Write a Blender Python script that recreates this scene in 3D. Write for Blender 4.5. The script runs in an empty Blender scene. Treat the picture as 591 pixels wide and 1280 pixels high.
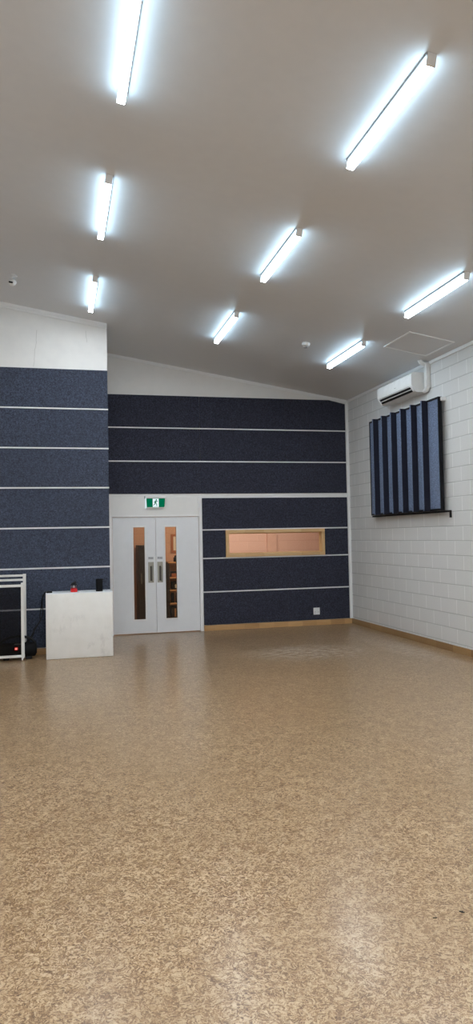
import bpy, bmesh, math, random
from mathutils import Vector, Matrix, Quaternion
random.seed(7)
PI = math.pi
sc = bpy.context.scene
COL = sc.collection

# ------------------------------------------------------------------ measured frame of the room
D = 12.487            # front of the panels on the end wall
R = 5.2945            # face of the block wall
CZ, CS = 4.1173, .16  # ceiling height at the block wall, rise per metre to the left
def ceil_z(x): return CZ + CS * (R - x)
CANG = math.atan(CS)

# ------------------------------------------------------------------ mesh helpers
class MB:
    def __init__(s): s.bm = bmesh.new()
    def box(s, x0, x1, y0, y1, z0, z1, bev=0, seg=2):
        r = bmesh.ops.create_cube(s.bm, size=1.0)
        for v in r['verts']:
            v.co = Vector(((x0+x1)/2 + v.co.x*(x1-x0), (y0+y1)/2 + v.co.y*(y1-y0), (z0+z1)/2 + v.co.z*(z1-z0)))
        if bev:
            es = {e for v in r['verts'] for e in v.link_edges}
            bmesh.ops.bevel(s.bm, geom=list(es), offset=bev, segments=seg, affect='EDGES', profile=.5)
        return s
    def prism(s, pts, axis, a, b):
        """polygon pts extruded along an axis from a to b. axis 'x': pts=(y,z); 'y': (x,z); 'z': (x,y)"""
        def mk(p, t):
            return {'x': (t, p[0], p[1]), 'y': (p[0], t, p[1]), 'z': (p[0], p[1], t)}[axis]
        A = [s.bm.verts.new(mk(p, a)) for p in pts]; B = [s.bm.verts.new(mk(p, b)) for p in pts]
        fs = [s.bm.faces.new(A), s.bm.faces.new(B[::-1])]
        n = len(pts)
        for i in range(n): fs.append(s.bm.faces.new((A[i], B[i], B[(i+1) % n], A[(i+1) % n])))
        bmesh.ops.recalc_face_normals(s.bm, faces=fs)
        return s
    def lathe(s, prof, seg=28, loc=(0, 0, 0), axis='z'):
        """prof: list of (radius, height)"""
        rings = []
        for r, h in prof:
            if r < 1e-5: rings.append([s.bm.verts.new((0, 0, h))])
            else: rings.append([s.bm.verts.new((r*math.cos(2*PI*i/seg), r*math.sin(2*PI*i/seg), h)) for i in range(seg)])
        fs = []
        for a, b in zip(rings, rings[1:]):
            if len(a) == 1 and len(b) == 1: continue
            for i in range(seg):
                j = (i+1) % seg
                if len(a) == 1: fs.append(s.bm.faces.new((a[0], b[i], b[j])))
                elif len(b) == 1: fs.append(s.bm.faces.new((a[i], a[j], b[0])))
                else: fs.append(s.bm.faces.new((a[i], a[j], b[j], b[i])))
        if len(rings[0]) > 1: fs.append(s.bm.faces.new(rings[0][::-1]))
        if len(rings[-1]) > 1: fs.append(s.bm.faces.new(rings[-1]))
        bmesh.ops.recalc_face_normals(s.bm, faces=fs)
        M = {'z': Matrix.Identity(4), 'x': Matrix.Rotation(PI/2, 4, 'Y'), 'y': Matrix.Rotation(-PI/2, 4, 'X')}[axis]
        vs = {v for rr in rings for v in rr}
        for v in vs: v.co = (M @ v.co) + Vector(loc)
        return s
    def tube(s, pts, r, seg=10):
        pts = [Vector(p) for p in pts]
        prev = None; ring0 = None; up = None; rings = []
        for i, p in enumerate(pts):
            t = (pts[min(i+1, len(pts)-1)] - pts[max(i-1, 0)]).normalized()
            if up is None:
                up = Vector((0, 0, 1)) if abs(t.z) < .9 else Vector((1, 0, 0))
            u = (up - t*up.dot(t)).normalized(); w = t.cross(u); up = u
            rings.append([s.bm.verts.new(p + r*(math.cos(2*PI*k/seg)*u + math.sin(2*PI*k/seg)*w)) for k in range(seg)])
        fs = []
        for a, b in zip(rings, rings[1:]):
            for k in range(seg):
                j = (k+1) % seg
                fs.append(s.bm.faces.new((a[k], a[j], b[j], b[k])))
        fs.append(s.bm.faces.new(rings[0][::-1])); fs.append(s.bm.faces.new(rings[-1]))
        bmesh.ops.recalc_face_normals(s.bm, faces=fs)
        return s
    def bar2(s, p, q, w, y0, y1):
        """flat bar between two (x,z) points, width w, between y0 and y1"""
        p = Vector(p); q = Vector(q); t = (q-p).normalized(); n = Vector((-t.y, t.x))*w/2
        return s.prism([tuple(p-n), tuple(q-n), tuple(q+n), tuple(p+n)], 'y', y0, y1)
    def build(s, name, mat, parent=None, smooth=False):
        me = bpy.data.meshes.new(name); s.bm.to_mesh(me); s.bm.free()
        me.materials.append(mat)
        if smooth:
            for p in me.polygons: p.use_smooth = True
            try: me.set_sharp_from_angle(angle=math.radians(35))
            except Exception: pass
        o = bpy.data.objects.new(name, me); COL.objects.link(o)
        if parent: o.parent = parent
        return o

def tag(o, label, cat, group=None, kind=None):
    o['label'] = label; o['category'] = cat
    if group: o['group'] = group
    if kind: o['kind'] = kind
    return o
def thing(name, label, cat, loc=(0, 0, 0), group=None):
    o = bpy.data.objects.new(name, None); o.empty_display_size = .1
    COL.objects.link(o); o.location = loc
    return tag(o, label, cat, group)
def struct(o, label, cat):
    o['kind'] = 'structure'; o['label'] = label; o['category'] = cat; return o

# ------------------------------------------------------------------ material helpers
class NT:
    def __init__(s, name):
        s.m = bpy.data.materials.new(name); s.m.use_nodes = True
        s.t = s.m.node_tree; s.n = s.t.nodes
        s.b = next(x for x in s.n if x.type == 'BSDF_PRINCIPLED')
        s.out = next(x for x in s.n if x.type == 'OUTPUT_MATERIAL')
    def add(s, kind, **kw):
        x = s.n.new(kind)
        for k, v in kw.items(): setattr(x, k, v)
        return x
    def link(s, a, b): s.t.links.new(a, b)
    def put(s, sock, v):
        if isinstance(v, bpy.types.NodeSocket): s.link(v, sock)
        elif v is not None: sock.default_value = v
    def math(s, op, a, b=None, c=None, clamp=False):
        x = s.add('ShaderNodeMath', operation=op, use_clamp=clamp)
        for i, v in enumerate((a, b, c)):
            if v is not None: s.put(x.inputs[i], v)
        return x.outputs[0]
    def mix(s, f, a, b, mode='MIX'):
        x = s.add('ShaderNodeMix', data_type='RGBA', blend_type=mode)
        s.put(x.inputs[0], f)
        for i, v in ((6, a), (7, b)):
            if isinstance(v, tuple): v = tuple(v) + (1,)*(4-len(v))
            s.put(x.inputs[i], v)
        return x.outputs[2]
    def coord(s, scale=None, rot=None, loc=None):
        c = s.add('ShaderNodeTexCoord').outputs['Object']
        if scale or rot or loc:
            m = s.add('ShaderNodeMapping'); s.link(c, m.inputs[0])
            if scale: m.inputs['Scale'].default_value = scale
            if rot: m.inputs['Rotation'].default_value = rot
            if loc: m.inputs['Location'].default_value = loc
            c = m.outputs[0]
        return c
    def noise(s, vec, scale=5, detail=2, rough=.5):
        x = s.add('ShaderNodeTexNoise'); s.link(vec, x.inputs['Vector'])
        x.inputs['Scale'].default_value = scale; x.inputs['Detail'].default_value = detail; x.inputs['Roughness'].default_value = rough
        return x.outputs['Fac']
    def ramp(s, f, stops):
        x = s.add('ShaderNodeValToRGB'); s.link(f, x.inputs[0])
        e = x.color_ramp.elements
        while len(e) > 1: e.remove(e[-1])
        e[0].position = stops[0][0]; e[0].color = tuple(stops[0][1]) + (1,)
        for p, c in stops[1:]:
            k = e.new(p); k.color = tuple(c) + (1,)
        return x.outputs[0]
    def mapr(s, f, a, b, c, d):
        x = s.add('ShaderNodeMapRange'); s.link(f, x.inputs[0])
        for i, v in enumerate((a, b, c, d)): x.inputs[i+1].default_value = v
        return x.outputs[0]
    def bump(s, h, strength, dist):
        x = s.add('ShaderNodeBump'); s.link(h, x.inputs['Height'])
        x.inputs['Strength'].default_value = strength; x.inputs['Distance'].default_value = dist
        s.link(x.outputs[0], s.b.inputs['Normal'])
    def set(s, col=None, rough=None, metal=None, spec=None):
        if col is not None: s.put(s.b.inputs['Base Color'], tuple(col)+(1,) if isinstance(col, tuple) and len(col) == 3 else col)
        if rough is not None: s.put(s.b.inputs['Roughness'], rough)
        if metal is not None: s.b.inputs['Metallic'].default_value = metal
        if spec is not None: s.b.inputs['Specular IOR Level'].default_value = spec
        return s.m

def plain(name, col, rough=.5, metal=0, var=.04, spec=.5):
    """paint, plastic or metal with a little procedural unevenness"""
    t = NT(name); c = t.coord()
    n = t.noise(c, 9, 3)
    t.set(t.mix(t.mapr(n, .3, .7, 0, 1), tuple(x*(1-var) for x in col), tuple(min(1, x*(1+var)) for x in col)), None, metal, spec)
    t.put(t.b.inputs['Roughness'], t.mapr(n, .3, .7, rough*.92, min(1, rough*1.08)))
    return t.m

def m_floor():
    t = NT('varnished_strandboard'); c = t.coord()
    def chips(dom, seed, lx, ly):
        # domains of one chip direction each, filled with long narrow chips
        mp = t.coord(loc=(seed, seed*.37, 0))
        nz = t.add('ShaderNodeTexNoise'); t.link(mp, nz.inputs['Vector']); nz.inputs['Scale'].default_value = dom*1.6; nz.inputs['Detail'].default_value = 2
        wob = t.add('ShaderNodeVectorMath', operation='SCALE'); t.link(nz.outputs['Color'], wob.inputs[0]); wob.inputs['Scale'].default_value = .8/dom
        ad = t.add('ShaderNodeVectorMath', operation='ADD'); t.link(mp, ad.inputs[0]); t.link(wob.outputs[0], ad.inputs[1])
        v = t.add('ShaderNodeTexVoronoi', voronoi_dimensions='2D'); t.link(ad.outputs[0], v.inputs['Vector']); v.inputs['Scale'].default_value = dom
        sep = t.add('ShaderNodeSeparateColor'); t.link(v.outputs['Color'], sep.inputs[0])
        rot = t.add('ShaderNodeVectorRotate', rotation_type='Z_AXIS'); t.link(ad.outputs[0], rot.inputs['Vector'])
        t.link(t.math('MULTIPLY', sep.outputs[0], 6.28), rot.inputs['Angle'])
        ms = t.add('ShaderNodeMapping'); t.link(rot.outputs[0], ms.inputs[0]); ms.inputs['Scale'].default_value = (1/lx, 1/ly, 1)
        v2 = t.add('ShaderNodeTexVoronoi', voronoi_dimensions='2D'); t.link(ms.outputs[0], v2.inputs['Vector']); v2.inputs['Scale'].default_value = 1
        s2 = t.add('ShaderNodeSeparateColor'); t.link(v2.outputs['Color'], s2.inputs[0])
        return s2.outputs[0], sep.outputs[1]
    a, da = chips(38, 3.1, .020, .0042)
    b, db = chips(70, 11.7, .011, .0028)
    e_, de = chips(24, 23.9, .034, .0075)
    big = t.noise(c, 1.1, 3, .6)
    mid = t.noise(c, 9, 3, .6)
    fine = t.noise(c, 420, 2, .6)
    f = t.math('ADD', t.math('MULTIPLY', a, .36), t.math('MULTIPLY', b, .30))
    f = t.math('ADD', f, t.math('MULTIPLY', da, .07))
    f = t.math('ADD', f, t.math('MULTIPLY', fine, .20))
    f = t.math('ADD', f, t.math('MULTIPLY', t.math('SUBTRACT', mid, .5), .30))
    col = t.ramp(f, [(.20, FL[0]), (.33, FL[1]), (.45, FL[2]), (.57, FL[3]), (.70, FL[4])])
    col = t.mix(t.mapr(e_, .78, .92, 0, .65), col, FL[4]); col = t.mix(t.mapr(e_, .12, .04, 0, .32), col, FL[0])
    col = t.mix(t.mapr(big, .35, .65, 0, .30), col, (.235, .145, .068), 'MIX')
    # chalky scuffs near the far corner
    sx = t.add('ShaderNodeSeparateXYZ'); t.link(c, sx.inputs[0])
    dx = t.math('DIVIDE', t.math('SUBTRACT', sx.outputs[0], 3.4), 1.0); dy = t.math('DIVIDE', t.math('SUBTRACT', sx.outputs[1], 9.7), .75)
    rr = t.math('ADD', t.math('MULTIPLY', dx, dx), t.math('MULTIPLY', dy, dy))
    near = t.math('SUBTRACT', 1, rr, clamp=True)
    sc_n = t.noise(t.coord(scale=(2.2, 7, 1), rot=(0, 0, .5)), 3.2, 6, .7)
    scuff = t.math('MULTIPLY', near, t.mapr(sc_n, .51, .57, 0, .95), clamp=True)
    dx2 = t.math('DIVIDE', t.math('SUBTRACT', sx.outputs[0], 4.75), .3); dy2 = t.math('DIVIDE', t.math('SUBTRACT', sx.outputs[1], 9.6), 1.3)
    r2 = t.math('ADD', t.math('MULTIPLY', dx2, dx2), t.math('MULTIPLY', dy2, dy2))
    dust = t.math('MULTIPLY', t.math('SUBTRACT', 1, r2, clamp=True), t.mapr(sc_n, .45, .60, 0, .5), clamp=True)
    col = t.mix(t.math('ADD', scuff, dust, clamp=True), col, (.72, .66, .58))
    # sheet joints
    jx = t.math('ABSOLUTE', t.math('SUBTRACT', t.math('FRACT', t.math('ADD', t.math('DIVIDE', sx.outputs[0], 3.6), .876)), .0))
    jl = t.math('LESS_THAN', jx, .0011)
    jy = t.math('LESS_THAN', t.math('FRACT', t.math('DIVIDE', t.math('ADD', sx.outputs[1], .6), 1.8)), .0013)
    j = t.math('MULTIPLY', t.math('MAXIMUM', jl, jy), .22)
    col = t.mix(j, col, (.10, .06, .03))
    t.set(col, .30, 0, .5)
    t.b.inputs['Coat Weight'].default_value = .15; t.b.inputs['Coat Roughness'].default_value = .16
    t.bump(f, .05, .002)
    return t.m

def m_blocks(name, c0, hdark, vlite, tint=None, yaxis=1):
    """painted concrete blocks, running bond"""
    t = NT(name); c = t.coord(); s = t.add('ShaderNodeSeparateXYZ'); t.link(c, s.inputs[0])
    L, H, oz, oy = .4175, .2, .1227, 12.244
    zz = t.math('DIVIDE', t.math('SUBTRACT', s.outputs[2], oz), H)
    row = t.math('FLOOR', zz); fz = t.math('FRACT', t.math('ADD', zz, 50))
    odd = t.math('MULTIPLY', t.math('MODULO', t.math('ADD', row, 100), 2), .5)
    yy = t.math('ADD', t.math('DIVIDE', t.math('SUBTRACT', s.outputs[yaxis], oy), L), odd)
    fy = t.math('FRACT', t.math('ADD', yy, 100))
    dz = t.math('MULTIPLY', t.math('MINIMUM', fz, t.math('SUBTRACT', 1, fz)), H)
    dy = t.math('MULTIPLY', t.math('MINIMUM', fy, t.math('SUBTRACT', 1, fy)), L)
    hj = t.mapr(dz, .002, .008, 1, 0); vj = t.mapr(dy, .003, .008, 1, 0)
    cell = t.add('ShaderNodeCombineXYZ'); t.link(t.math('FLOOR', yy), cell.inputs[0]); t.link(row, cell.inputs[1])
    wn = t.add('ShaderNodeTexWhiteNoise', noise_dimensions='2D'); t.link(cell.outputs[0], wn.inputs['Vector'])
    fine = t.noise(c, 60, 3, .6)
    base = t.mix(t.math('MULTIPLY', wn.outputs[0], .5), c0, tuple(x*.94 for x in c0))
    base = t.mix(t.mapr(fine, .3, .7, 0, .22), base, tuple(x*.88 for x in c0))
    base = t.mix(t.math('MULTIPLY', vj, .9), base, vlite)
    base = t.mix(t.math('MULTIPLY', hj, .75), base, hdark)  # shade under the horizontal joints is put into their colour
    t.set(base, .55, 0, .35)
    h = t.math('ADD', t.math('SUBTRACT', 1, t.math('MAXIMUM', hj, t.math('MULTIPLY', vj, .5))), t.math('MULTIPLY', fine, .18))
    t.bump(h, .5, .004)
    return t.m

def m_felt(name, c, amt=1.0):
    t = NT(name); co = t.coord()
    a = t.noise(co, 130, 2, .7); b = t.noise(co, 48, 3, .65); w = t.noise(co, 1.3, 2)
    f = t.math('ADD', t.math('MULTIPLY', a, .6), t.math('MULTIPLY', b, .4))
    lo = tuple(x*(1-.62*amt) for x in c); hi = tuple(x*(1+1.25*amt) for x in c); md = tuple(c)
    col = t.ramp(f, [(.36, lo), (.50, md), (.66, hi)])
    col = t.mix(t.mapr(w, .35, .65, 0, .25), col, tuple(x*.75 for x in c))
    t.set(col, .85, 0, .25)
    t.b.inputs['Sheen Weight'].default_value = .15; t.b.inputs['Sheen Roughness'].default_value = .5
    t.bump(f, .35, .003)
    return t.m

def m_wood(name, c0, c1, axis=0, seg=.27):
    t = NT(name); c = t.coord(); s = t.add('ShaderNodeSeparateXYZ'); t.link(c, s.inputs[0])
    k = t.math('FLOOR', t.math('DIVIDE', s.outputs[axis], seg))
    wn = t.add('ShaderNodeTexWhiteNoise', noise_dimensions='1D'); t.link(k, wn.inputs['W'])
    sc3 = [40, 40, 60]; sc3[axis] = 3
    g = t.noise(t.coord(scale=tuple(sc3)), 1, 4, .6)
    f = t.math('ADD', t.math('MULTIPLY', wn.outputs[0], .55), t.math('MULTIPLY', g, .45))
    t.set(t.mix(f, c0, c1), .42, 0, .4)
    return t.m

def m_emit(name, col, strength):
    t = NT(name); c = t.coord(); n = t.noise(c, 3, 1)
    e = t.add('ShaderNodeEmission'); e.inputs[0].default_value = col + (1,)
    t.link(t.mapr(n, 0, 1, strength*.97, strength*1.03), e.inputs[1])
    t.link(e.outputs[0], t.out.inputs[0]); return t.m

def m_glass(name, tint=(1, 1, 1), refl=1.0):
    t = NT(name); n = t.noise(t.coord(), 2, 1)
    tr = t.add('ShaderNodeBsdfTransparent'); tr.inputs[0].default_value = tint + (1,)
    gl = t.add('ShaderNodeBsdfGlossy'); t.link(t.mapr(n, 0, 1, .02, .04), gl.inputs['Roughness'])
    fr = t.add('ShaderNodeFresnel'); fr.inputs[0].default_value = 1.45
    mx = t.add('ShaderNodeMixShader'); t.link(t.math('MULTIPLY', fr.outputs[0], refl), mx.inputs[0])
    t.link(tr.outputs[0], mx.inputs[1]); t.link(gl.outputs[0], mx.inputs[2]); t.link(mx.outputs[0], t.out.inputs[0])
    return t.m

def m_leftwall():
    """white painted board with two hairline cracks"""
    t = NT('cracked_white_paint'); c = t.coord(); s = t.add('ShaderNodeSeparateXYZ'); t.link(c, s.inputs[0])
    n = t.noise(c, 6, 3); wob = t.noise(t.coord(scale=(0, 0, 7)), 1, 3)
    base = t.mix(t.mapr(n, .3, .7, 0, 1), (.80, .79, .77), (.76, .75, .735))
    for x0, sl, z0, z1 in ((-.245, .10, 4.16, 4.70), (.485, -.10, 4.55, 4.72)):
        xc = t.math('ADD', t.math('MULTIPLY', t.math('SUBTRACT', s.outputs[2], (z0+z1)/2), sl), x0)
        xc = t.math('ADD', xc, t.math('MULTIPLY', t.math('SUBTRACT', wob, .5), .05))
        d = t.math('LESS_THAN', t.math('ABSOLUTE', t.math('SUBTRACT', s.outputs[0], xc)), .004)
        w = t.math('MULTIPLY', t.math('GREATER_THAN', s.outputs[2], z0), t.math('LESS_THAN', s.outputs[2], z1))
        base = t.mix(t.math('MULTIPLY', t.math('MULTIPLY', d, w), .32), base, (.25, .24, .22))
    t.set(base, .5, 0, .3); return t.m

FL = [(.076, .033, .012), (.163, .087, .037), (.264, .160, .077), (.375, .250, .133), (.53, .395, .248)]
M = {}
M['floor'] = m_floor()
M['ceiling'] = plain('ceiling_paint', (.67, .675, .69), .42, var=.015, spec=.4)
M['block'] = m_blocks('painted_blocks', (.70, .70, .695), (.40, .40, .395), (.88, .88, .875))
M['peach_block'] = m_blocks('peach_blocks', (.66, .42, .33), (.55, .33, .25), (.68, .44, .35), yaxis=0)
M['peach'] = plain('peach_paint', (.60, .37, .28), .6)
M['felt'] = m_felt('navy_felt', (.027, .029, .046), 1.25)
M['felt_left'] = m_felt('navy_felt_lit', (.043, .052, .080), 1.2)  # same navy felt, colour lightened for the stronger light on the left wall
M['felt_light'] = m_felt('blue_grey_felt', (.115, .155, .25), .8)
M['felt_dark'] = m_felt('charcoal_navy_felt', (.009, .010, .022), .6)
M['white'] = plain('white_wall_paint', (.79, .78, .765), .5, var=.015)
M['leftwall'] = m_leftwall()
M['trim'] = plain('white_trim', (.82, .82, .82), .4, var=.02)
M['door'] = plain('door_paint', (.76, .775, .80), .38, var=.015)
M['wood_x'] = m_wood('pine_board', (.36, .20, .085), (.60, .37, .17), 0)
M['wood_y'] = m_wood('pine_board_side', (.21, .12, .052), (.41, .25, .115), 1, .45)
M['wood_frame'] = m_wood('pine_frame', (.55, .33, .15), (.72, .49, .25), 0, .35)
M['shelf_wood'] = m_wood('shelf_wood', (.56, .31, .15), (.72, .43, .22), 2, .6)
def m_lens(col, side, under):
    t = NT('light_diffuser'); n = t.add('ShaderNodeTexCoord').outputs['Normal']
    sp_ = t.add('ShaderNodeSeparateXYZ'); t.link(n, sp_.inputs[0])
    e = t.add('ShaderNodeEmission'); k = t.mapr(sp_.outputs[2], -.85, -.25, 1, 0)
    t.link(t.mix(k, col[0], col[1]), e.inputs[0])
    t.link(t.mapr(k, 0, 1, side, under), e.inputs[1])
    t.link(e.outputs[0], t.out.inputs[0]); return t.m
M['lens'] = m_lens(((.57, .82, 1.0), (.88, .95, 1.0)), 10.5, 84.0)
M['alu'] = plain('grey_painted_metal', (.33, .34, .35), .45, .3)
M['cap'] = plain('lamp_end_cap', (.78, .77, .76), .5)
M['steel'] = plain('brushed_steel', (.34, .33, .29), .38, .75)
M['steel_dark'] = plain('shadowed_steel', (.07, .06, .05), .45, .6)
M['frame_white'] = plain('white_powder_coat', (.74, .73, .70), .4)
M['black'] = plain('black_plastic', (.006, .006, .007), .5, spec=.3)
M['black_matte'] = plain('black_mesh', (.005, .005, .006), .8, spec=.15)
M['black_metal'] = plain('black_rail', (.004, .004, .006), .6, spec=.2)
def m_board():
    t = NT('scuffed_white_laminate'); c = t.coord()
    n = t.noise(c, 6, 3); k = t.noise(t.coord(scale=(1, 1, .6)), 11, 4, .65); z = t.noise(c, 2.2, 1)
    col = t.mix(t.mapr(n, .3, .7, 0, 1), (.78, .77, .735), (.83, .82, .79))
    sm = t.math('MULTIPLY', t.mapr(k, .52, .68, 0, 1), t.mapr(z, .45, .60, 0, 1))
    t.set(t.mix(t.math('MULTIPLY', sm, .32), col, (.42, .41, .40)), .35); return t.m
M['board'] = m_board()
M['board_top'] = plain('white_laminate_top', (.80, .83, .87), .3)
M['plastic'] = plain('white_plastic', (.80, .80, .79), .35)
M['ac'] = plain('glossy_white_plastic', (.84, .84, .83), .25)
M['red'] = plain('red_plastic', (.62, .015, .02), .35)
M['clear'] = m_glass('clear_plastic', (.92, .88, .88), .5)
M['glass'] = m_glass('door_glass', (.74, .69, .60), .6)
M['window_glass'] = m_glass('window_glass', (.90, .92, .94), .6)
M['tint'] = m_glass('tinted_clear', (.55, .55, .57), .35)
M['green'] = m_emit('exit_green', (.0, .185, .085), .75)
M['exit_white'] = m_emit('exit_white', (.80, .93, 1.0), 1.0)
M['badge'] = m_emit('red_badge', (1.0, .08, .05), 2.2)
M['badge_mark'] = m_emit('badge_mark', (1.0, .75, .70), 3)
M['dark_brown'] = plain('dark_brown_paint', (.016, .010, .009), .5)
M['chip'] = plain('dark_fleck', (.012, .010, .008), .8)
M['paper'] = plain('white_paper', (.75, .74, .70), .7)
M['ink'] = plain('dark_ink', (.04, .04, .06), .6)
M['sign_grey'] = plain('sign_plate', (.46, .47, .50), .4)
M['frame_red'] = plain('red_brown_frame', (.36, .13, .06), .5)

# ------------------------------------------------------------------ room shell
XL, YB, YE = -3.2, -2.6, 15.0
struct(MB().box(XL-.2, 6.6, YB-.2, YE+.2, -.12, 0).build('floor', M['floor']), 'tan varnished strandboard floor', 'floor')
def slab(x0, x1, y0, y1, th=.12):
    return MB().prism([(x0, ceil_z(x0)), (x1, ceil_z(x1)), (x1, ceil_z(x1)+th), (x0, ceil_z(x0)+th)], 'y', y0, y1)
struct(slab(XL-.2, R+.2, YB-.2, D+.2).build('ceiling', M['ceiling']), 'grey white sloping ceiling', 'ceiling')
struct(MB().box(R, R+.2, YB-.2, D+.2, 0, CZ+.01).build('wall_right', M['block']), 'white painted concrete block wall', 'wall')

W = D + .016   # face of the end wall behind the panels
mb = MB()
def wp(x0, x1, z0, z1=None):
    if z1 is None: mb.prism([(x0, z0), (x1, z0), (x1, ceil_z(x1)), (x0, ceil_z(x0))], 'y', W, W+.14)
    else: mb.box(x0, x1, W, W+.14, z0, z1)
wp(.70, 2.457, 2.005)
wp(2.457, 2.97, 0, 2.25); wp(2.97, 4.73, 0, 1.32); wp(2.97, 4.73, 1.705, 2.25); wp(4.73, R, 0, 2.25); wp(2.457, R, 2.25)
struct(mb.build('wall_back', M['white']), 'white end wall with double door and window', 'wall')

LX = .783; LY = 10.84; LW = LY + .018
struct(MB().prism([(XL, 0), (LX, 0), (LX, ceil_z(LX)), (XL, ceil_z(XL))], 'y', LW, D+.155).build('wall_left', M['leftwall']), 'white projecting wall on the left, panelled below', 'wall')
struct(MB().prism([(XL-.2, 0), (XL, 0), (XL, ceil_z(XL)), (XL-.2, ceil_z(XL))], 'y', YB-.2, D+.2).build('wall_far_left', M['white']), 'white side wall outside the frame', 'wall')
struct(MB().prism([(XL, 0), (R, 0), (R, CZ), (XL, ceil_z(XL))], 'y', YB-.2, YB).build('wall_front', M['white']), 'white wall behind the camera', 'wall')

# the lit room beyond the doors
BY = 14.6
struct(MB().box(.3, 6.5, BY, BY+.1, 0, 2.7).build('wall_beyond', M['peach_block']), 'peach block wall of the room beyond', 'wall')
mb = MB(); mb.box(.2, .3, D+.16, BY+.1, 0, 2.7); mb.box(6.4, 6.5, D+.16, BY, 0, 2.7)
struct(mb.build('wall_beyond_sides', M['peach']), 'peach side walls of the room beyond', 'wall')
struct(MB().box(.2, 6.5, D+.16, BY+.1, 2.7, 2.8).build('ceiling_beyond', M['white']), 'ceiling of the room beyond', 'ceiling')
struct(MB().box(4.30, 4.50, BY-.05, BY, 0, 2.7).build('trim_band_standin', M['peach']), 'peach upright strip standing in for the darker band behind the window', 'trim')  # strip added to stand in for the darker vertical band there

# cornices
mb = MB()
for k, (a, b) in enumerate(((.0, .045), (.045, .075))):
    t_ = .03 if k == 0 else .016
    mb.prism([(XL, ceil_z(XL)-b), (LX, ceil_z(LX)-b), (LX, ceil_z(LX)-a), (XL, ceil_z(XL)-a)], 'y', LW-t_, LW)
struct(mb.build('trim_cornice_left', M['trim']), 'white stepped cornice on the left wall', 'trim')
mb = MB().prism([(LX, ceil_z(LX)-.05), (R, CZ-.05), (R, CZ), (LX, ceil_z(LX))], 'y', W-.016, W)
struct(mb.build('trim_cornice_back', M['trim']), 'thin white cornice on the end wall', 'trim')
struct(MB().box(R-.02, R, YB, W-.016, CZ-.045, CZ).build('trim_cornice_right', M['trim']), 'thin white cornice on the block wall', 'trim')
struct(MB().box(5.245, R, W-.02, W, 0.1, CZ-.05).build('trim_corner', M['trim']), 'white corner strip beside the block wall', 'trim')

# baseboards
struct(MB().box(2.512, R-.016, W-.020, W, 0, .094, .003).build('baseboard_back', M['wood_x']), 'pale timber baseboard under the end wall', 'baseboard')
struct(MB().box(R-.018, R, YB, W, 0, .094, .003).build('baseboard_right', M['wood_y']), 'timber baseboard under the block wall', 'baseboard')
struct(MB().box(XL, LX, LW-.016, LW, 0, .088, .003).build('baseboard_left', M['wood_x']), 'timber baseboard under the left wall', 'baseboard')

# ------------------------------------------------------------------ felt panels
def panel(x0, x1, z0, z1, yf, yb, label, group, corner=None, felt='felt'):
    if corner: mb = MB().prism([(x0, z0), (x1, z0), (x1, corner[1]), (corner[0], z1), (x0, z1)], 'y', yf, yb-.001)
    else: mb = MB().box(x0, x1, yf, yb-.001, z0, z1, .003, 1)
    return tag(mb.build('acoustic_tile', M[felt]), label, 'panel', group)
G = .012
rows = [4.1356, 3.5553, 2.9743, 2.3954, 1.8137, 1.2336, .6504, .100]
nm = ['top', 'second from top', 'third from top', 'middle', 'third from bottom', 'second from bottom', 'bottom']
for i in range(7):
    panel(-2.6, LX, rows[i+1]+(G if i < 6 else 0), rows[i]-(G if i else 0), LY, LW,
          'navy felt panel on the projecting left wall, %s of its seven rows' % nm[i], 'felt panels on the left wall', felt='felt_left')
    if i: struct(MB().box(-2.6, LX+.004, LY-.003, LW, rows[i]-.0085, rows[i]+.0085).build('trim_left_joint', M['trim']), 'white joint strip between left panels', 'trim')
UX = [LX+.005, 2.494, 4.068, 5.236]
ur = [4.112, 3.5443, 2.9633, 2.3997]
rn = ['top', 'middle', 'lowest']; cn = ['left', 'middle', 'right']
for i in range(3):
    for k in range(3):
        g = .0015 if i < 2 else .0006
        if k == 1: a, b = UX[k]+g, UX[k+1]-.0006
        elif k == 0: a, b = UX[0], UX[1]-g
        else: a, b = UX[2]+.0006, UX[3]
        panel(a, b, ur[i+1]+(G if i < 2 else 0), ur[i]-(G if i else 0), D, W,
              'dark navy felt panel above the doors and window, %s row, %s column' % (rn[i], cn[k]), 'felt panels in the upper rows',
              (4.92, 4.046) if (i == 0 and k == 2) else None)
    if i: struct(MB().box(UX[0], UX[3], D-.003, W, ur[i]-.0085, ur[i]+.0085).build('trim_upper_joint', M['trim']), 'white joint strip between upper panels', 'trim')
lr = [2.3207, 1.7611, 1.2612, .6735, .100]
PX0, PX1, PS = 2.512, 5.236, 4.063
WX0, WX1, WZ0, WZ1 = 2.9235, 4.777, 1.2734, 1.7525
def lower(x0, x1, i, lab):
    panel(x0, x1, lr[i+1]+(G if i < 3 else 0), lr[i]-(G if i else 0), D, W, lab, 'felt panels around the window')
lower(PX0, PS-.0006, 0, 'dark navy felt panel right of the exit sign, directly above the timber window, left half')
lower(PS+.0006, PX1, 0, 'dark navy felt panel directly above the timber window, right half next to corner')
lower(PX0, WX0-.002, 1, 'short navy felt panel between the doors and the timber window')
lower(WX1+.002, PX1, 1, 'short navy felt panel between the timber window and the corner')
lower(PX0, PS-.0006, 2, 'dark navy felt panel just under the timber window, left half')
lower(PS+.0006, PX1, 2, 'dark navy felt panel just under the timber window, right half')
lower(PX0, PS-.0012, 3, 'dark navy felt panel above the baseboard, beside the doors')
lower(PS+.0012, PX1, 3, 'dark navy felt panel above the baseboard, holding the white wall socket')
for i in (1, 2, 3):
    struct(MB().box(PX0, PX1, D-.003, W, lr[i]-.0085, lr[i]+.0085).build('trim_lower_joint', M['trim']), 'white joint strip between lower panels', 'trim')

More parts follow.
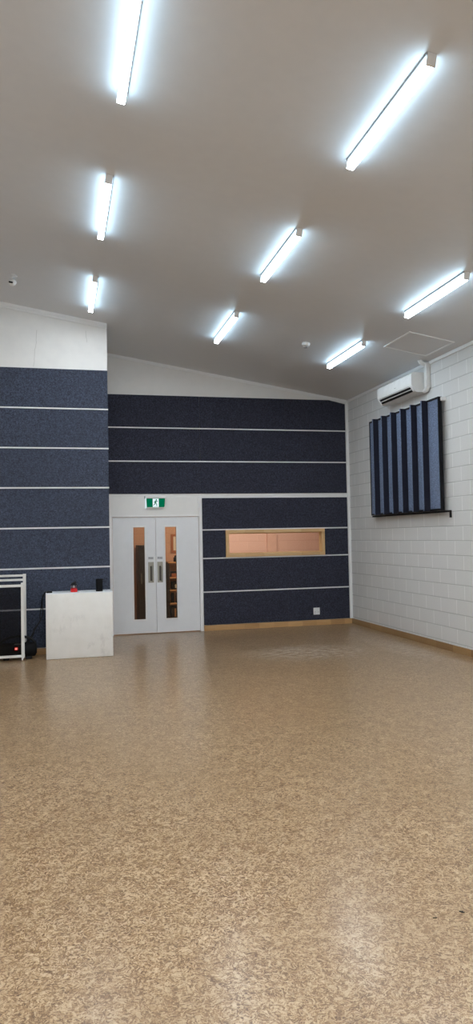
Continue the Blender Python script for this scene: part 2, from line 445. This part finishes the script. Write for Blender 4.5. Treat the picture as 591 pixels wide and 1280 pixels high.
# ------------------------------------------------------------------ window in the end wall
win = bpy.data.objects.new('window_1', None); COL.objects.link(win); win.location = (WX0, W, WZ0)
struct(win, 'long narrow timber framed window glowing peach', 'window')
w_, h_ = WX1-WX0, WZ1-WZ0; fw = .058; y0, y1 = D-.022-W, .12
mb = MB(); mb.box(0, w_, y0, y1, 0, fw, .003); mb.box(0, w_, y0, y1, h_-fw, h_, .003)
mb.box(0, fw, y0, y1, fw, h_-fw, .003); mb.box(w_-fw, w_, y0, y1, fw, h_-fw, .003)
mb.build('window_frame', M['wood_frame'], win)
mb = MB(); t_ = .014
mb.box(fw, w_-fw, .06, .085, fw, fw+t_); mb.box(fw, w_-fw, .06, .085, h_-fw-t_, h_-fw)
mb.box(fw, fw+t_, .06, .085, fw+t_, h_-fw-t_); mb.box(w_-fw-t_, w_-fw, .06, .085, fw+t_, h_-fw-t_)
mb.build('glazing_bead', M['wood_frame'], win)
MB().box(fw+.004, w_-fw-.004, .086, .092, fw+.004, h_-fw-.004).build('window_pane', M['window_glass'], win)

# ------------------------------------------------------------------ double doors
def text_mesh(txt, size):
    cu = bpy.data.curves.new('txt', 'FONT'); cu.body = txt; cu.size = size; cu.align_x = 'CENTER'; cu.align_y = 'CENTER'; cu.extrude = .0006
    o = bpy.data.objects.new('txt', cu); COL.objects.link(o)
    bpy.context.view_layer.update()
    me = bpy.data.meshes.new_from_object(o.evaluated_get(bpy.context.evaluated_depsgraph_get()))
    bpy.data.objects.remove(o)
    me.transform(Matrix.Rotation(PI/2, 4, 'X')); return me
pull_me = text_mesh('PULL', .034); pull_me.materials.clear(); pull_me.materials.append(M['ink'])
DY = D + .006
def leaf(n, x0, x1, g0, g1, hx, lab):
    o = bpy.data.objects.new(n, None); COL.objects.link(o); o.location = (x0, DY, .014); struct(o, lab, 'door')
    w = x1-x0; H = 2.0-.014; a, b = g0-x0, g1-x0; za, zb = .250-.014, 1.825-.014
    mb = MB(); mb.box(0, a, 0, .04, 0, H); mb.box(b, w, 0, .04, 0, H); mb.box(a, b, 0, .04, 0, za); mb.box(a, b, 0, .04, zb, H)
    mb.build('door_leaf', M['door'], o)
    mb = MB(); q = .022; yb = -.008
    mb.box(a-q, b+q, yb, .012, za-q, za, .002); mb.box(a-q, b+q, yb, .012, zb, zb+q, .002)
    mb.box(a-q, a, yb, .012, za, zb, .002); mb.box(b, b+q, yb, .012, za, zb, .002)
    mb.build('glazing_bead', M['trim'], o)
    MB().box(a, b, .016, .022, za, zb).build('glass_pane', M['glass'], o)
    hz0, hz1 = .872-.014, 1.226-.014; ha = hx-.048-x0; hb = hx+.048-x0
    hp = MB().box(ha, hb, -.005, .001, hz0, hz1, .002).build('handle_plate', M['steel'], o)
    c = (ha+hb)/2
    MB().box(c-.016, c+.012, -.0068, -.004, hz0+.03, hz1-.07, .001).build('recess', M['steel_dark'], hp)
    mb = MB(); mb.tube([(c+.022, -.005, hz0+.03), (c+.022, -.03, hz0+.045), (c+.022, -.034, (hz0+hz1)/2), (c+.022, -.03, hz1-.085), (c+.022, -.005, hz1-.07)], .0075)
    mb.build('grip', M['steel'], hp, True)
    s0 = 1.272-.014
    sp = MB().box(ha+.002, hb-.002, -.004, .001, s0, s0+.042, .001).build('sign_plate', M['sign_grey'], o)
    t = bpy.data.objects.new('lettering', pull_me); COL.objects.link(t); t.parent = sp; t.location = (c, -.0046, s0+.021)
    return o
leaf('door_1', .955, 1.684, 1.304, 1.495, 1.5985, 'left leaf of the white double door, tall glass slot')
leaf('door_2', 1.690, 2.440, 1.851, 2.044, 1.7555, 'right leaf of the white double door, tall glass slot')
mb = MB(); mb.box(2.447, 2.500, W-.030, W+.10, 0, 2.352, .003); mb.box(.80, .950, W-.02, W+.10, 0, 2.005, .003)
struct(mb.build('door_frame', M['trim']), 'white door jambs', 'door frame')
mb = MB(); mb.box(LX+.005, 2.447, W-.022, W, 2.012, 2.345, .003)
struct(mb.build('trim_header', M['white']), 'white header board over the doors', 'trim')
struct(MB().box(LX+.005, 2.447, W-.036, W, 2.004, 2.024, .002).build('trim_door_head', M['trim']), 'white head strip over the doors', 'trim')

# ------------------------------------------------------------------ exit sign
ex = thing('exit_sign', 'green running man exit sign over the white double doors', 'sign', (1.69, W-.022, 2.165))
MB().box(-.165, .172, -.055, 0, .154, .180, .006).build('mounting_bar', M['plastic'], ex)
MB().box(-.192, -.178, -.05, 0, .15, .192, .002).build('end_bracket', M['alu'], ex)
MB().box(-.174, -.162, -.05, -.0, -.015, .165, .003).build('light_edge', M['exit_white'], ex)
pts = [(-.160, .152), (-.150, .010), (-.140, .002), (.140, .002), (.150, .010), (.162, .152)]
MB().prism(pts, 'y', -.042, -.014).build('green_blade', M['green'], ex)
MB().box(-.150, .150, -.040, -.018, -.016, .001, .004).build('bottom_edge', M['plastic'], ex)
pc = MB().box(-.052, .052, -.0436, -.0425, .006, .148).build('pictogram', M['exit_white'], ex)
mb = MB(); Y0, Y1 = -.0450, -.0437
cx, cz = .012, .126
mb.prism([(cx+.012*math.cos(2*PI*i/16), cz+.012*math.sin(2*PI*i/16)) for i in range(16)], 'y', Y0, Y1)
for p, q, w in (((.004, .112), (-.008, .070), .024), ((.006, .108), (.026, .096), .009), ((.026, .096), (.036, .108), .008),
                ((.000, .108), (-.020, .098), .009), ((-.020, .098), (-.028, .078), .008),
                ((-.005, .074), (.016, .056), .012), ((.016, .056), (.016, .026), .011), ((.016, .028), (.026, .024), .008),
                ((-.010, .074), (-.018, .048), .012), ((-.018, .048), (-.040, .040), .010), ((-.040, .042), (-.044, .034), .008)):
    mb.bar2(p, q, w, Y0, Y1)
mb.build('running_figure', M['green'], pc)

# ------------------------------------------------------------------ wall socket
so = thing('wall_socket', 'small square white power socket low on a navy panel', 'socket', (4.590, D, .192))
MB().box(-.060, .060, -.009, .001, 0, .125, .004).build('cover_plate', M['plastic'], so)
for sx_ in (-.03, .03):
    MB().box(sx_-.009, sx_+.009, -.014, -.008, .085, .108, .002).build('rocker_switch', M['plastic'], so)
    mb = MB(); mb.box(sx_-.009, sx_-.006, -.0096, -.008, .045, .06); mb.box(sx_+.006, sx_+.009, -.0096, -.008, .045, .06); mb.box(sx_-.0015, sx_+.0015, -.0096, -.008, .022, .036)
    mb.build('socket_slots', M['ink'], so)

# ------------------------------------------------------------------ ceiling lights
LG = 'batten lights on the ceiling'
def make_light():
    r = thing('ceiling_light', '', 'light', (0, 0, 0), LG)
    w, L = .030, 1.29
    MB().box(-w-.007, w*.97, 0, L, -.017, 0, .002).build('light_housing', M['alu'], r)
    MB().box(-w, w, .014, L, -.080, -.0175, .008).build('light_diffuser', M['lens'], r)
    MB().box(-w-.001, w+.001, -.004, .0138, -.082, -.0005, .003).build('end_cap', M['cap'], r)
    return r
LPOS = [(.507, 3.92, 1.30, 'white batten light at top of picture, its near end cut off by the edge'),
        (.509, 6.432, 1.256, 'glowing batten light in the left row, middle one of three'),
        (.524, 8.985, 1.222, 'shortest looking batten light, the one above the left panelled wall'),
        (2.290, 3.945, 1.30, 'large batten light at top right, the nearest with its end cap showing'),
        (2.318, 6.525, 1.285, 'batten light in the middle row, halfway down the ceiling'),
        (2.352, 9.139, 1.300, 'batten light at far end of the middle row, left of the round smoke detector'),
        (4.127, 6.548, 1.338, 'batten light at right edge of picture, above the ceiling hatch'),
        (4.157, 9.172, 1.349, 'batten light between the round smoke detector and the square hatch')]
L0 = make_light()
for i, (x, y, ln, lab) in enumerate(LPOS):
    if i == 0: r = L0
    else:
        r = L0.copy(); COL.objects.link(r)
        for ch in list(L0.children):
            c = ch.copy(); COL.objects.link(c); c.parent = r
    r.location = (x, y, ceil_z(x)); r.rotation_euler = (0, CANG, -.010 if x > 1 else -.004)
    r.scale = (-1 if x < 1 else 1, ln/1.29, 1); r['label'] = lab
for r in [o for o in COL.objects if o.name.startswith('ceiling_light')]: r['group'] = LG

def add_fill_lamp(x, y, power, ln=1.29):
    l = bpy.data.lights.new('fill_lamp', 'AREA'); l.shape = 'RECTANGLE'; l.size = .10; l.size_y = ln; l.energy = power; l.color = (.88, .95, 1)
    o = bpy.data.objects.new('fill_lamp', l); COL.objects.link(o); o.location = (x, y, ceil_z(x)-.09); o.rotation_euler = (0, CANG, 0)
# fill lamps added out of view, in line with the rows and one bay left
PW = 40
for x in (.51, 2.27, 4.10):
    for y in (1.95, -.6): add_fill_lamp(x, y, PW)
add_fill_lamp(4.10, 4.57, PW)
for y in (7.1, 4.57, 1.95, -.6): add_fill_lamp(-1.27, y, PW)

# ------------------------------------------------------------------ ceiling fittings
def at_ceiling(name, lab, cat, x, y):
    o = thing(name, lab, cat, (x, y, ceil_z(x))); o.rotation_euler = (0, CANG, 0); return o
sd = at_ceiling('smoke_detector', 'round white smoke detector on ceiling, in the gap between two far lights', 'detector', 3.536, 9.80)
MB().lathe([(.058, 0), (.058, -.018), (.052, -.040), (.030, -.048), (0, -.048)]).build('detector_base', M['plastic'], sd, True)
MB().lathe([(.030, -.047), (.030, -.062), (.024, -.070), (0, -.072)]).build('sensor_chamber', M['alu'], sd, True)
ps = at_ceiling('motion_sensor', 'small white ball sensor hanging under ceiling at left edge of picture', 'sensor', -.476, 9.60)
MB().lathe([(.048, 0), (.048, -.012), (.030, -.020), (.012, -.022), (0, -.022)]).build('ceiling_rose', M['ceiling'], ps, True)
MB().lathe([(.009, -.02), (.009, -.06), (0, -.06)], 12).build('stem', M['plastic'], ps, True)
MB().lathe([(0, -.055), (.03, -.058), (.048, -.075), (.052, -.095), (.045, -.118), (.025, -.135), (0, -.14)]).build('sensor_head', M['plastic'], ps, True)
MB().box(-.040, .012, -.062, -.030, -.122, -.106, .004).build('sensor_slot', M['black'], ps)

hx0, hx1, hy0, hy1 = 4.478, 5.133, 8.485, 9.245
ht = at_ceiling('ceiling_hatch', 'square ceiling access hatch with thin white trim above the air conditioner', 'hatch', (hx0+hx1)/2, (hy0+hy1)/2)
a, b = (hx1-hx0)/2/math.cos(CANG), (hy1-hy0)/2
MB().box(-a+.012, a-.012, -b+.012, b-.012, -.003, .002).build('hatch_panel', M['ceiling'], ht)
mb = MB(); t_ = .026
mb.box(-a, a, -b, -b+t_, -.009, .001); mb.box(-a, a, b-t_, b, -.009, .001); mb.box(-a, -a+t_, -b+t_, b-t_, -.009, .001); mb.box(a-t_, a, -b+t_, b-t_, -.009, .001)
mb.build('hatch_trim', M['trim'], ht)

# ------------------------------------------------------------------ air conditioner
ac = thing('air_conditioner', 'white wall mounted air conditioner high on the block wall above the finned panel', 'air conditioner', (R, 9.545, 3.69))
L = 1.14
prof = [(0, .0), (-.16, .0), (-.185, .012), (-.236, .082), (-.246, .11), (-.246, .245), (-.238, .268), (-.215, .285), (0, .29)]
MB().prism(prof, 'y', .012, L-.012).build('casing', M['ac'], ac, True)
for a, b in ((0, .012), (L-.012, L)):
    MB().prism([(x*1.004-.0004*(x < 0), z) for x, z in prof], 'y', a, b).build('end_cover', M['ac'], ac, True)
def slant(u, d):  # point on the slanted outlet, d proud of it
    x = -.185+(-.236+.185)*u; z = .012+(.082-.012)*u; n = Vector((-.07, -.051)).normalized()
    return (x+n.x*d, z+n.y*d)
MB().prism([slant(.04, .0), slant(.97, .0), slant(.97, .004), slant(.04, .004)], 'y', .07, L-.05).build('air_outlet', M['black'], ac)
MB().prism([slant(.44, .003), slant(.56, .003), slant(.62, .016), slant(.50, .016)], 'y', .07, L-.05).build('louver', M['ac'], ac)
MB().box(-.2475, -.245, .07, L-.07, .088, .093).build('panel_gap', M['alu'], ac)
MB().box(-.2475, -.2455, .50, .555, .152, .160).build('badge', M['alu'], ac)
du = thing('pipe_duct', 'white plastic pipe duct rising from air conditioner to ceiling', 'duct', (R, 9.46, 3.70))
MB().box(-.07, 0, -.035, .040, .04, .36, .008).build('trunking', M['plastic'], du, True)
mb = MB().tube([(-.037, .0, .06), (-.037, .004, .035), (-.037, .02, .012), (-.037, .055, .004), (-.037, .085, .004)], .036, 14)
mb.build('elbow', M['plastic'], du, True)
mb = MB().box(-.08, -.0, -.042, .046, .33, .40, .01); mb.build('joint_cover', M['plastic'], du, True)
mb = MB().tube([(-.02, .0, .375), (-.09, .0, .385), (-.13, .004, .40), (-.145, .004, .44)], .034, 14); mb.build('ceiling_bend', M['plastic'], du, True)

# ------------------------------------------------------------------ finned acoustic panel on the block wall
df = thing('acoustic_diffuser', 'large square finned blue felt panel hung on the block wall', 'acoustic panel', (5.20, 9.05, 1.945))
DW, DH = 2.29, 1.585
mb = MB(); e = .028
mb.box(.004, .04, 0, DW, 0, DH)
mb.build('backing_board', M['black_metal'], df)
mb = MB()
mb.box(-.012, .004, 0, DW, DH-e, DH); mb.box(-.012, .004, 0, DW, 0, e); mb.box(-.012, .004, 0, .022, e, DH-e); mb.box(-.012, .004, DW-.02, DW, e, DH-e)
mb.build('edge_frame', M['black_metal'], df)
ys = [9.361+.327*i - 9.05 for i in range(6)]
edges = [.022]+[v for y in ys for v in (y, y+.028)]+[DW-.02]
for i in range(7):
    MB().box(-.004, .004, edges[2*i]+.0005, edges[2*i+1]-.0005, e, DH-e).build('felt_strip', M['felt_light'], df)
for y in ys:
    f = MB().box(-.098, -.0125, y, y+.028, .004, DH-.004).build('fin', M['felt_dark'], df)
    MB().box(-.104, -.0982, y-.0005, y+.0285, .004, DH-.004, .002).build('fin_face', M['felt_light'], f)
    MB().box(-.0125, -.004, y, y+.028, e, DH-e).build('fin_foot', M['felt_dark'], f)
MB().box(.005, .03, -.20, DW, -.030, -.004).build('bottom_rail', M['black_metal'], df)
MB().box(.005, .03, -.20, -.178, -.105, -.030).build('rail_stop', M['black_metal'], df)
for z in (DH-.06,):
    for y in (-.03, DW-.06): MB().box(.02, R-5.20, y, y+.07, z, z+.05, .003).build('wall_bracket', M['plastic'], df)

# ------------------------------------------------------------------ white plinth and what stands on it
PX, PY, PW_, PD, PH = -.131, 10.34, .908, .40, .906
pl = thing('plinth', 'white box plinth with scuffed front, standing against the left wall', 'plinth', (PX, PY, 0))
MB().box(0, PW_, .0, PD, .0, PH-.012, .010, 3).build('plinth_body', M['board'], pl, True)
MB().box(.001, PW_-.001, .001, PD, PH-.018, PH, .007, 3).build('plinth_top', M['board_top'], pl, True)

sp = thing('cylinder_speaker', 'small black cylinder standing on right end of the white plinth', 'speaker', (.600, 10.42, PH))
MB().lathe([(.046, .0), (.048, .004), (.048, .168), (.045, .174), (.0, .174)], 32).build('speaker_body', M['black_matte'], sp, True)
MB().box(.03, .062, -.012, .012, .158, .172, .003).build('carry_tab', M['black'], sp)
MB().lathe([(.049, .012), (.049, .018), (.0485, .018)], 32).build('base_ring', M['black'], sp, True)

bt = thing('drink_bottle', 'small red and clear bottle with black spout lid on the white plinth', 'bottle', (.252, 10.44, PH))
MB().lathe([(.044, 0), (.048, .006), (.047, .045), (.030, .058), (0, .060)], 24).build('red_base', M['red'], bt, True)
MB().lathe([(.046, .046), (.044, .075), (.040, .098), (.0, .098)], 24).build('clear_wall', M['clear'], bt, True)
MB().lathe([(.014, .06), (.018, .075), (.010, .092), (0, .092)], 12).build('inner_cup', M['plastic'], bt, True)
mb = MB().lathe([(.047, .096), (.046, .108), (.030, .125), (.016, .136), (0, .137)], 24)
mb.prism([(-.004, .118), (.030, .112), (.026, .150), (.012, .156)], 'y', -.012, .012)
mb.build('spout_lid', M['black'], bt, True)

ad = thing('power_adapter', 'flat black power adapter on left corner of the white plinth', 'adapter', (-.078, 10.42, PH))
MB().box(-.042, .035, -.03, .03, 0, .026, .005).build('adapter_body', M['black'], ad)
MB().tube([(-.04, 0, .012), (-.052, 0, .012), (-.060, 0, .010)], .006, 8).build('strain_relief', M['black'], ad, True)

# ------------------------------------------------------------------ boombox and its cable
bb = thing('portable_speaker', 'black portable boombox with glowing red badge on floor behind the white rack', 'speaker', (-.515, 10.545, 0))
prof = [(0, -.250), (.050, -.250), (.082, -.243), (.096, -.225), (.100, -.19), (.100, .19), (.096, .225), (.082, .243), (.050, .250), (0, .250)]
MB().lathe(prof, 32, (0, 0, .130), 'x').build('speaker_body', M['black_matte'], bb, True)
for s in (-1, 1):
    MB().lathe([(0, 0), (.060, 0), (.066, .006), (.060, .012), (0, .012)], 28, (s*.251-.006, 0, .130), 'x').build('bass_radiator', M['black'], bb, True)
    MB().box(s*.15-.04, s*.15+.04, -.05, .05, 0, .045, .01).build('foot', M['black'], bb)
hp = []
for i in range(19):
    t = PI*i/18; hp.append((-.243*math.cos(t), 0, .150+.165*math.sin(t)**.75))
MB().tube(hp, .018, 12).build('handle', M['black'], bb, True)
MB().box(-.04, .09, -.1006, -.060, .212, .222, .002).build('silver_strip', M['steel'], bb)
bd = MB().box(-.035, .007, -.106, -.098, .140, .178, .008).build('badge', M['badge'], bb)
mb = MB(); mb.box(-.025, -.003, -.1072, -.1058, .153, .165); mb.build('badge_mark', M['badge_mark'], bd)
def smooth(pts, n=10):
    pts = [Vector(p) for p in pts]; P = [pts[0]]+pts+[pts[-1]]; out = []
    for i in range(1, len(P)-2):
        for k in range(n):
            t = k/n; a, b, c, d = P[i-1], P[i], P[i+1], P[i+2]
            out.append(.5*((2*b)+(c-a)*t+(2*a-5*b+4*c-d)*t*t+(3*b-a-3*c+d)*t**3))
    return out+[pts[-1]]
cb = MB()
cb.tube(smooth([(-.139, 10.42, PH+.010), (-.150, 10.45, PH-.012), (-.17, 10.60, .86), (-.185, 10.66, .74), (-.175, 10.66, .60), (-.23, 10.62, .48), (-.30, 10.60, .36), (-.36, 10.60, .262), (-.40, 10.58, .225)]), .0075, 8)
cb.tube(smooth([(-.150, 10.45, PH-.014), (-.185, 10.62, .80), (-.195, 10.68, .70), (-.215, 10.68, .58), (-.215, 10.65, .50), (-.29, 10.62, .40), (-.30, 10.62, .34), (-.34, 10.60, .262), (-.375, 10.58, .225)]), .0075, 8)
tag(cb.build('power_cable', M['black'], None, True), 'thin black cable looping from white plinth down to the boombox', 'cable')

# ------------------------------------------------------------------ white rolling rack, mostly outside the frame
rk = thing('rolling_rack', 'white metal rack frame on casters at left edge, beside the plinth', 'rack', (-.437, 10.40, 0))
RW = 1.10; T = .042
def post(x, y, z0, z1): MB().box(x-T/2, x+T/2, y-T/2+.001, y+T/2-.001, z0, z1, .004).build('post', M['frame_white'], rk)
for x in (0, -RW):
    post(x, 0, .045, 1.062); post(x+.018, .235, .045, 1.172)
def rail(y, z, h, name='rail', dx=0): MB().box(-RW+T/2+dx, -T/2+dx, y-.016, y+.016, z-h/2, z+h/2, .003).build(name, M['frame_white'], rk)
rail(0, 1.022, .034); rail(0, .062, .034); rail(.235, 1.150, .030, dx=.018); rail(.235, 1.090, .030, dx=.018)
for x in (.009, -RW+.009):
    MB().box(x-.014, x+.014, T/2, .235-T/2, .046, .076, .003).build('side_rail', M['frame_white'], rk)
MB().box(-RW+T/2, -T/2, -.003, .003, .080, 1.004).build('tinted_sheet', M['tint'], rk)  # see-through tinted sheet across the front frame
for x in (0, -RW):
    for y in (0, .235):
        xx = x + (.018 if y else 0)
        c = MB().box(xx-.014, xx+.014, y-.014, y+.014, .030, .046, .002).build('caster', M['frame_white'], rk)
        MB().lathe([(.010, -.011), (.022, -.010), (.024, -.006), (.024, .006), (.022, .010), (.010, .011)], 20, (xx-.008, y, .024), 'x').build('wheel', M['plastic'], c, True)

# ------------------------------------------------------------------ two dark flecks on the floor
def fleck(x, y, l, w, ang, lab):
    n = 12; rnd = random.Random(int(l*1e5))
    pts = [(l/2*math.cos(2*PI*i/n)*rnd.uniform(.75, 1.1), w/2*math.sin(2*PI*i/n)*rnd.uniform(.7, 1.1)) for i in range(n)]
    o = MB().prism(pts, 'z', 0, .002).build('floor_fleck', M['chip']); o.location = (x, y, 0); o.rotation_euler = (0, 0, ang)
    tag(o, lab, 'fleck', 'dark flecks on the floor')
fleck(1.693, 2.878,   .026, .013, -.9, 'larger dark fleck on the bare floor at lower right')
fleck(1.557, 2.866, .022, .007, -.2, 'thin dark fleck on the floor, just left of the larger fleck')

# ------------------------------------------------------------------ things in the room beyond the doors
cbn = thing('tall_cabinet', 'tall dark cabinet seen through glass slot of the left door', 'cabinet', (1.565, 14.15, 0))
MB().box(0, .42, 0, .40, 0, 1.50, .006).build('cabinet_body', M['dark_brown'], cbn)
MB().box(.006, .414, -.018, -.0005, .05, 1.49, .004).build('cabinet_door', M['dark_brown'], cbn)
MB().box(.05, .062, -.04, -.0185, .75, .95, .003).build('handle', M['steel'], cbn)
sh = thing('shelf_unit', 'wooden open shelf unit seen through glass slot of the right door', 'shelf', (2.16, 14.22, 0))
SW, SD = .75, .33
MB().box(-.035, .022, 0, SD, 0, 1.155, .002).build('side_panel', M['dark_brown'], sh)
MB().box(SW-.022, SW, 0, SD, 0, 1.155, .002).build('side_panel', M['shelf_wood'], sh)
MB().box(.022, SW-.022, SD-.012, SD, 0, 1.155).build('back_panel', M['shelf_wood'], sh)
SZ = [.05, .345, .61, .855, 1.155]
for z in SZ: MB().box(.022 if z < 1.1 else -.004, SW-.022 if z < 1.1 else SW+.004, -.004 if z > 1.1 else .002, SD-.013 if z < 1.1 else SD, z-.024, z, .002).build('shelf_board', M['shelf_wood'], sh)
def on_shelf(nm_, lab, cat, x, z, parts):
    o = thing(nm_, lab, cat, (2.16+x, 14.36, z))
    for n_, m_, mb_ in parts: mb_.build(n_, M[m_], o, True)
on_shelf('water_bottle', 'dark bottle on top of the wooden shelf unit beyond the right door', 'bottle', .165, 1.155,
         [('bottle_body', 'black', MB().lathe([(.036, 0), (.038, .01), (.038, .075), (.018, .10), (0, .10)], 20)), ('bottle_cap', 'black_matte', MB().lathe([(.017, .101), (.017, .125), (0, .126)], 16))])
on_shelf('storage_box', 'dark red box on the uppermost inner shelf beyond the right door', 'box', .175, .855,
         [('box_body', 'frame_red', MB().box(-.10, .10, -.08, .08, 0, .075, .004)), ('box_lid', 'black', MB().box(-.104, .104, -.084, .084, .0755, .11, .004))])
on_shelf('file_box', 'black box with white front label on the middle shelf beyond right door', 'box', .165, .61,
         [('box_body', 'black', MB().box(-.085, .085, -.09, .09, 0, .155, .004)), ('front_label', 'paper', MB().box(-.03, .04, -.0925, -.0905, .03, .10))])
for k, (x, lab) in enumerate(((.095, 'dark jar on the lower shelf beyond right door, left of its pair'), (.195, 'dark jar on the lower shelf beyond right door, right of its pair'))):
    on_shelf('storage_jar', lab, 'jar', x, .345, [('jar_body', 'black', MB().lathe([(.034, 0), (.036, .01), (.036, .15), (.026, .17), (0, .17)], 20)), ('jar_lid', 'dark_brown', MB().lathe([(.028, .171), (.028, .195), (0, .196)], 20))])
on_shelf('storage_crate', 'dark crate on bottom shelf of the unit beyond the right door', 'crate', .17, .05,
         [('crate_body', 'dark_brown', MB().box(-.12, .12, -.10, .10, 0, .22, .006)), ('crate_label', 'shelf_wood', MB().box(-.05, -.025, -.1025, -.1005, .03, .19))])
pf = thing('framed_notice', 'framed white notice hung on peach wall beyond the right door', 'picture frame', (2.44, BY, 1.33))
mb = MB(); mb.box(-.16, .16, -.02, 0, 0, .045); mb.box(-.16, .16, -.02, 0, .33, .375); mb.box(-.16, -.115, -.02, 0, .045, .33); mb.box(.115, .16, -.02, 0, .045, .33)
mb.build('picture_frame', M['frame_red'], pf)
MB().box(-.115, .115, -.008, -.001, .045, .33).build('paper_sheet', M['paper'], pf)

l = bpy.data.lights.new('room_lamp', 'AREA'); l.shape = 'RECTANGLE'; l.size = 3.0; l.size_y = .5; l.energy = 60; l.color = (1, .86, .70)
o = bpy.data.objects.new('room_lamp', l); COL.objects.link(o); o.location = (3.2, 13.35, 2.6)

# ------------------------------------------------------------------ world, camera, look
w = bpy.data.worlds.new('world'); sc.world = w; w.use_nodes = True
bg = w.node_tree.nodes['Background']; bg.inputs[0].default_value = (.6, .65, .7, 1); bg.inputs[1].default_value = .05
f_, th, ph, ro, h = 907.789, .2456, .0327, -.0194, 1.6484
Fv = Vector((math.sin(th)*math.cos(ph), math.cos(th)*math.cos(ph), math.sin(ph)))
Rv = Vector((math.cos(th), -math.sin(th), 0)); Uv = Rv.cross(Fv)
r_ = Rv*math.cos(ro)+Uv*math.sin(ro); u_ = -Rv*math.sin(ro)+Uv*math.cos(ro)
cd = bpy.data.cameras.new('camera'); cam = bpy.data.objects.new('camera', cd); COL.objects.link(cam)
cd.sensor_fit = 'HORIZONTAL'; cd.sensor_width = 36; cd.lens = 36*f_/591; cd.clip_start = .05; cd.clip_end = 100
Mx = Matrix((r_, u_, -Fv)).transposed().to_4x4(); Mx.translation = (0, 0, h); cam.matrix_world = Mx
sc.camera = cam
sc.view_settings.view_transform = 'Standard'; sc.view_settings.look = 'None'; sc.view_settings.exposure = 0; sc.view_settings.gamma = 1
sc.cycles.max_bounces = 8; sc.cycles.diffuse_bounces = 5; sc.cycles.sample_clamp_indirect = 6
sc.cycles.caustics_reflective = False; sc.cycles.caustics_refractive = False
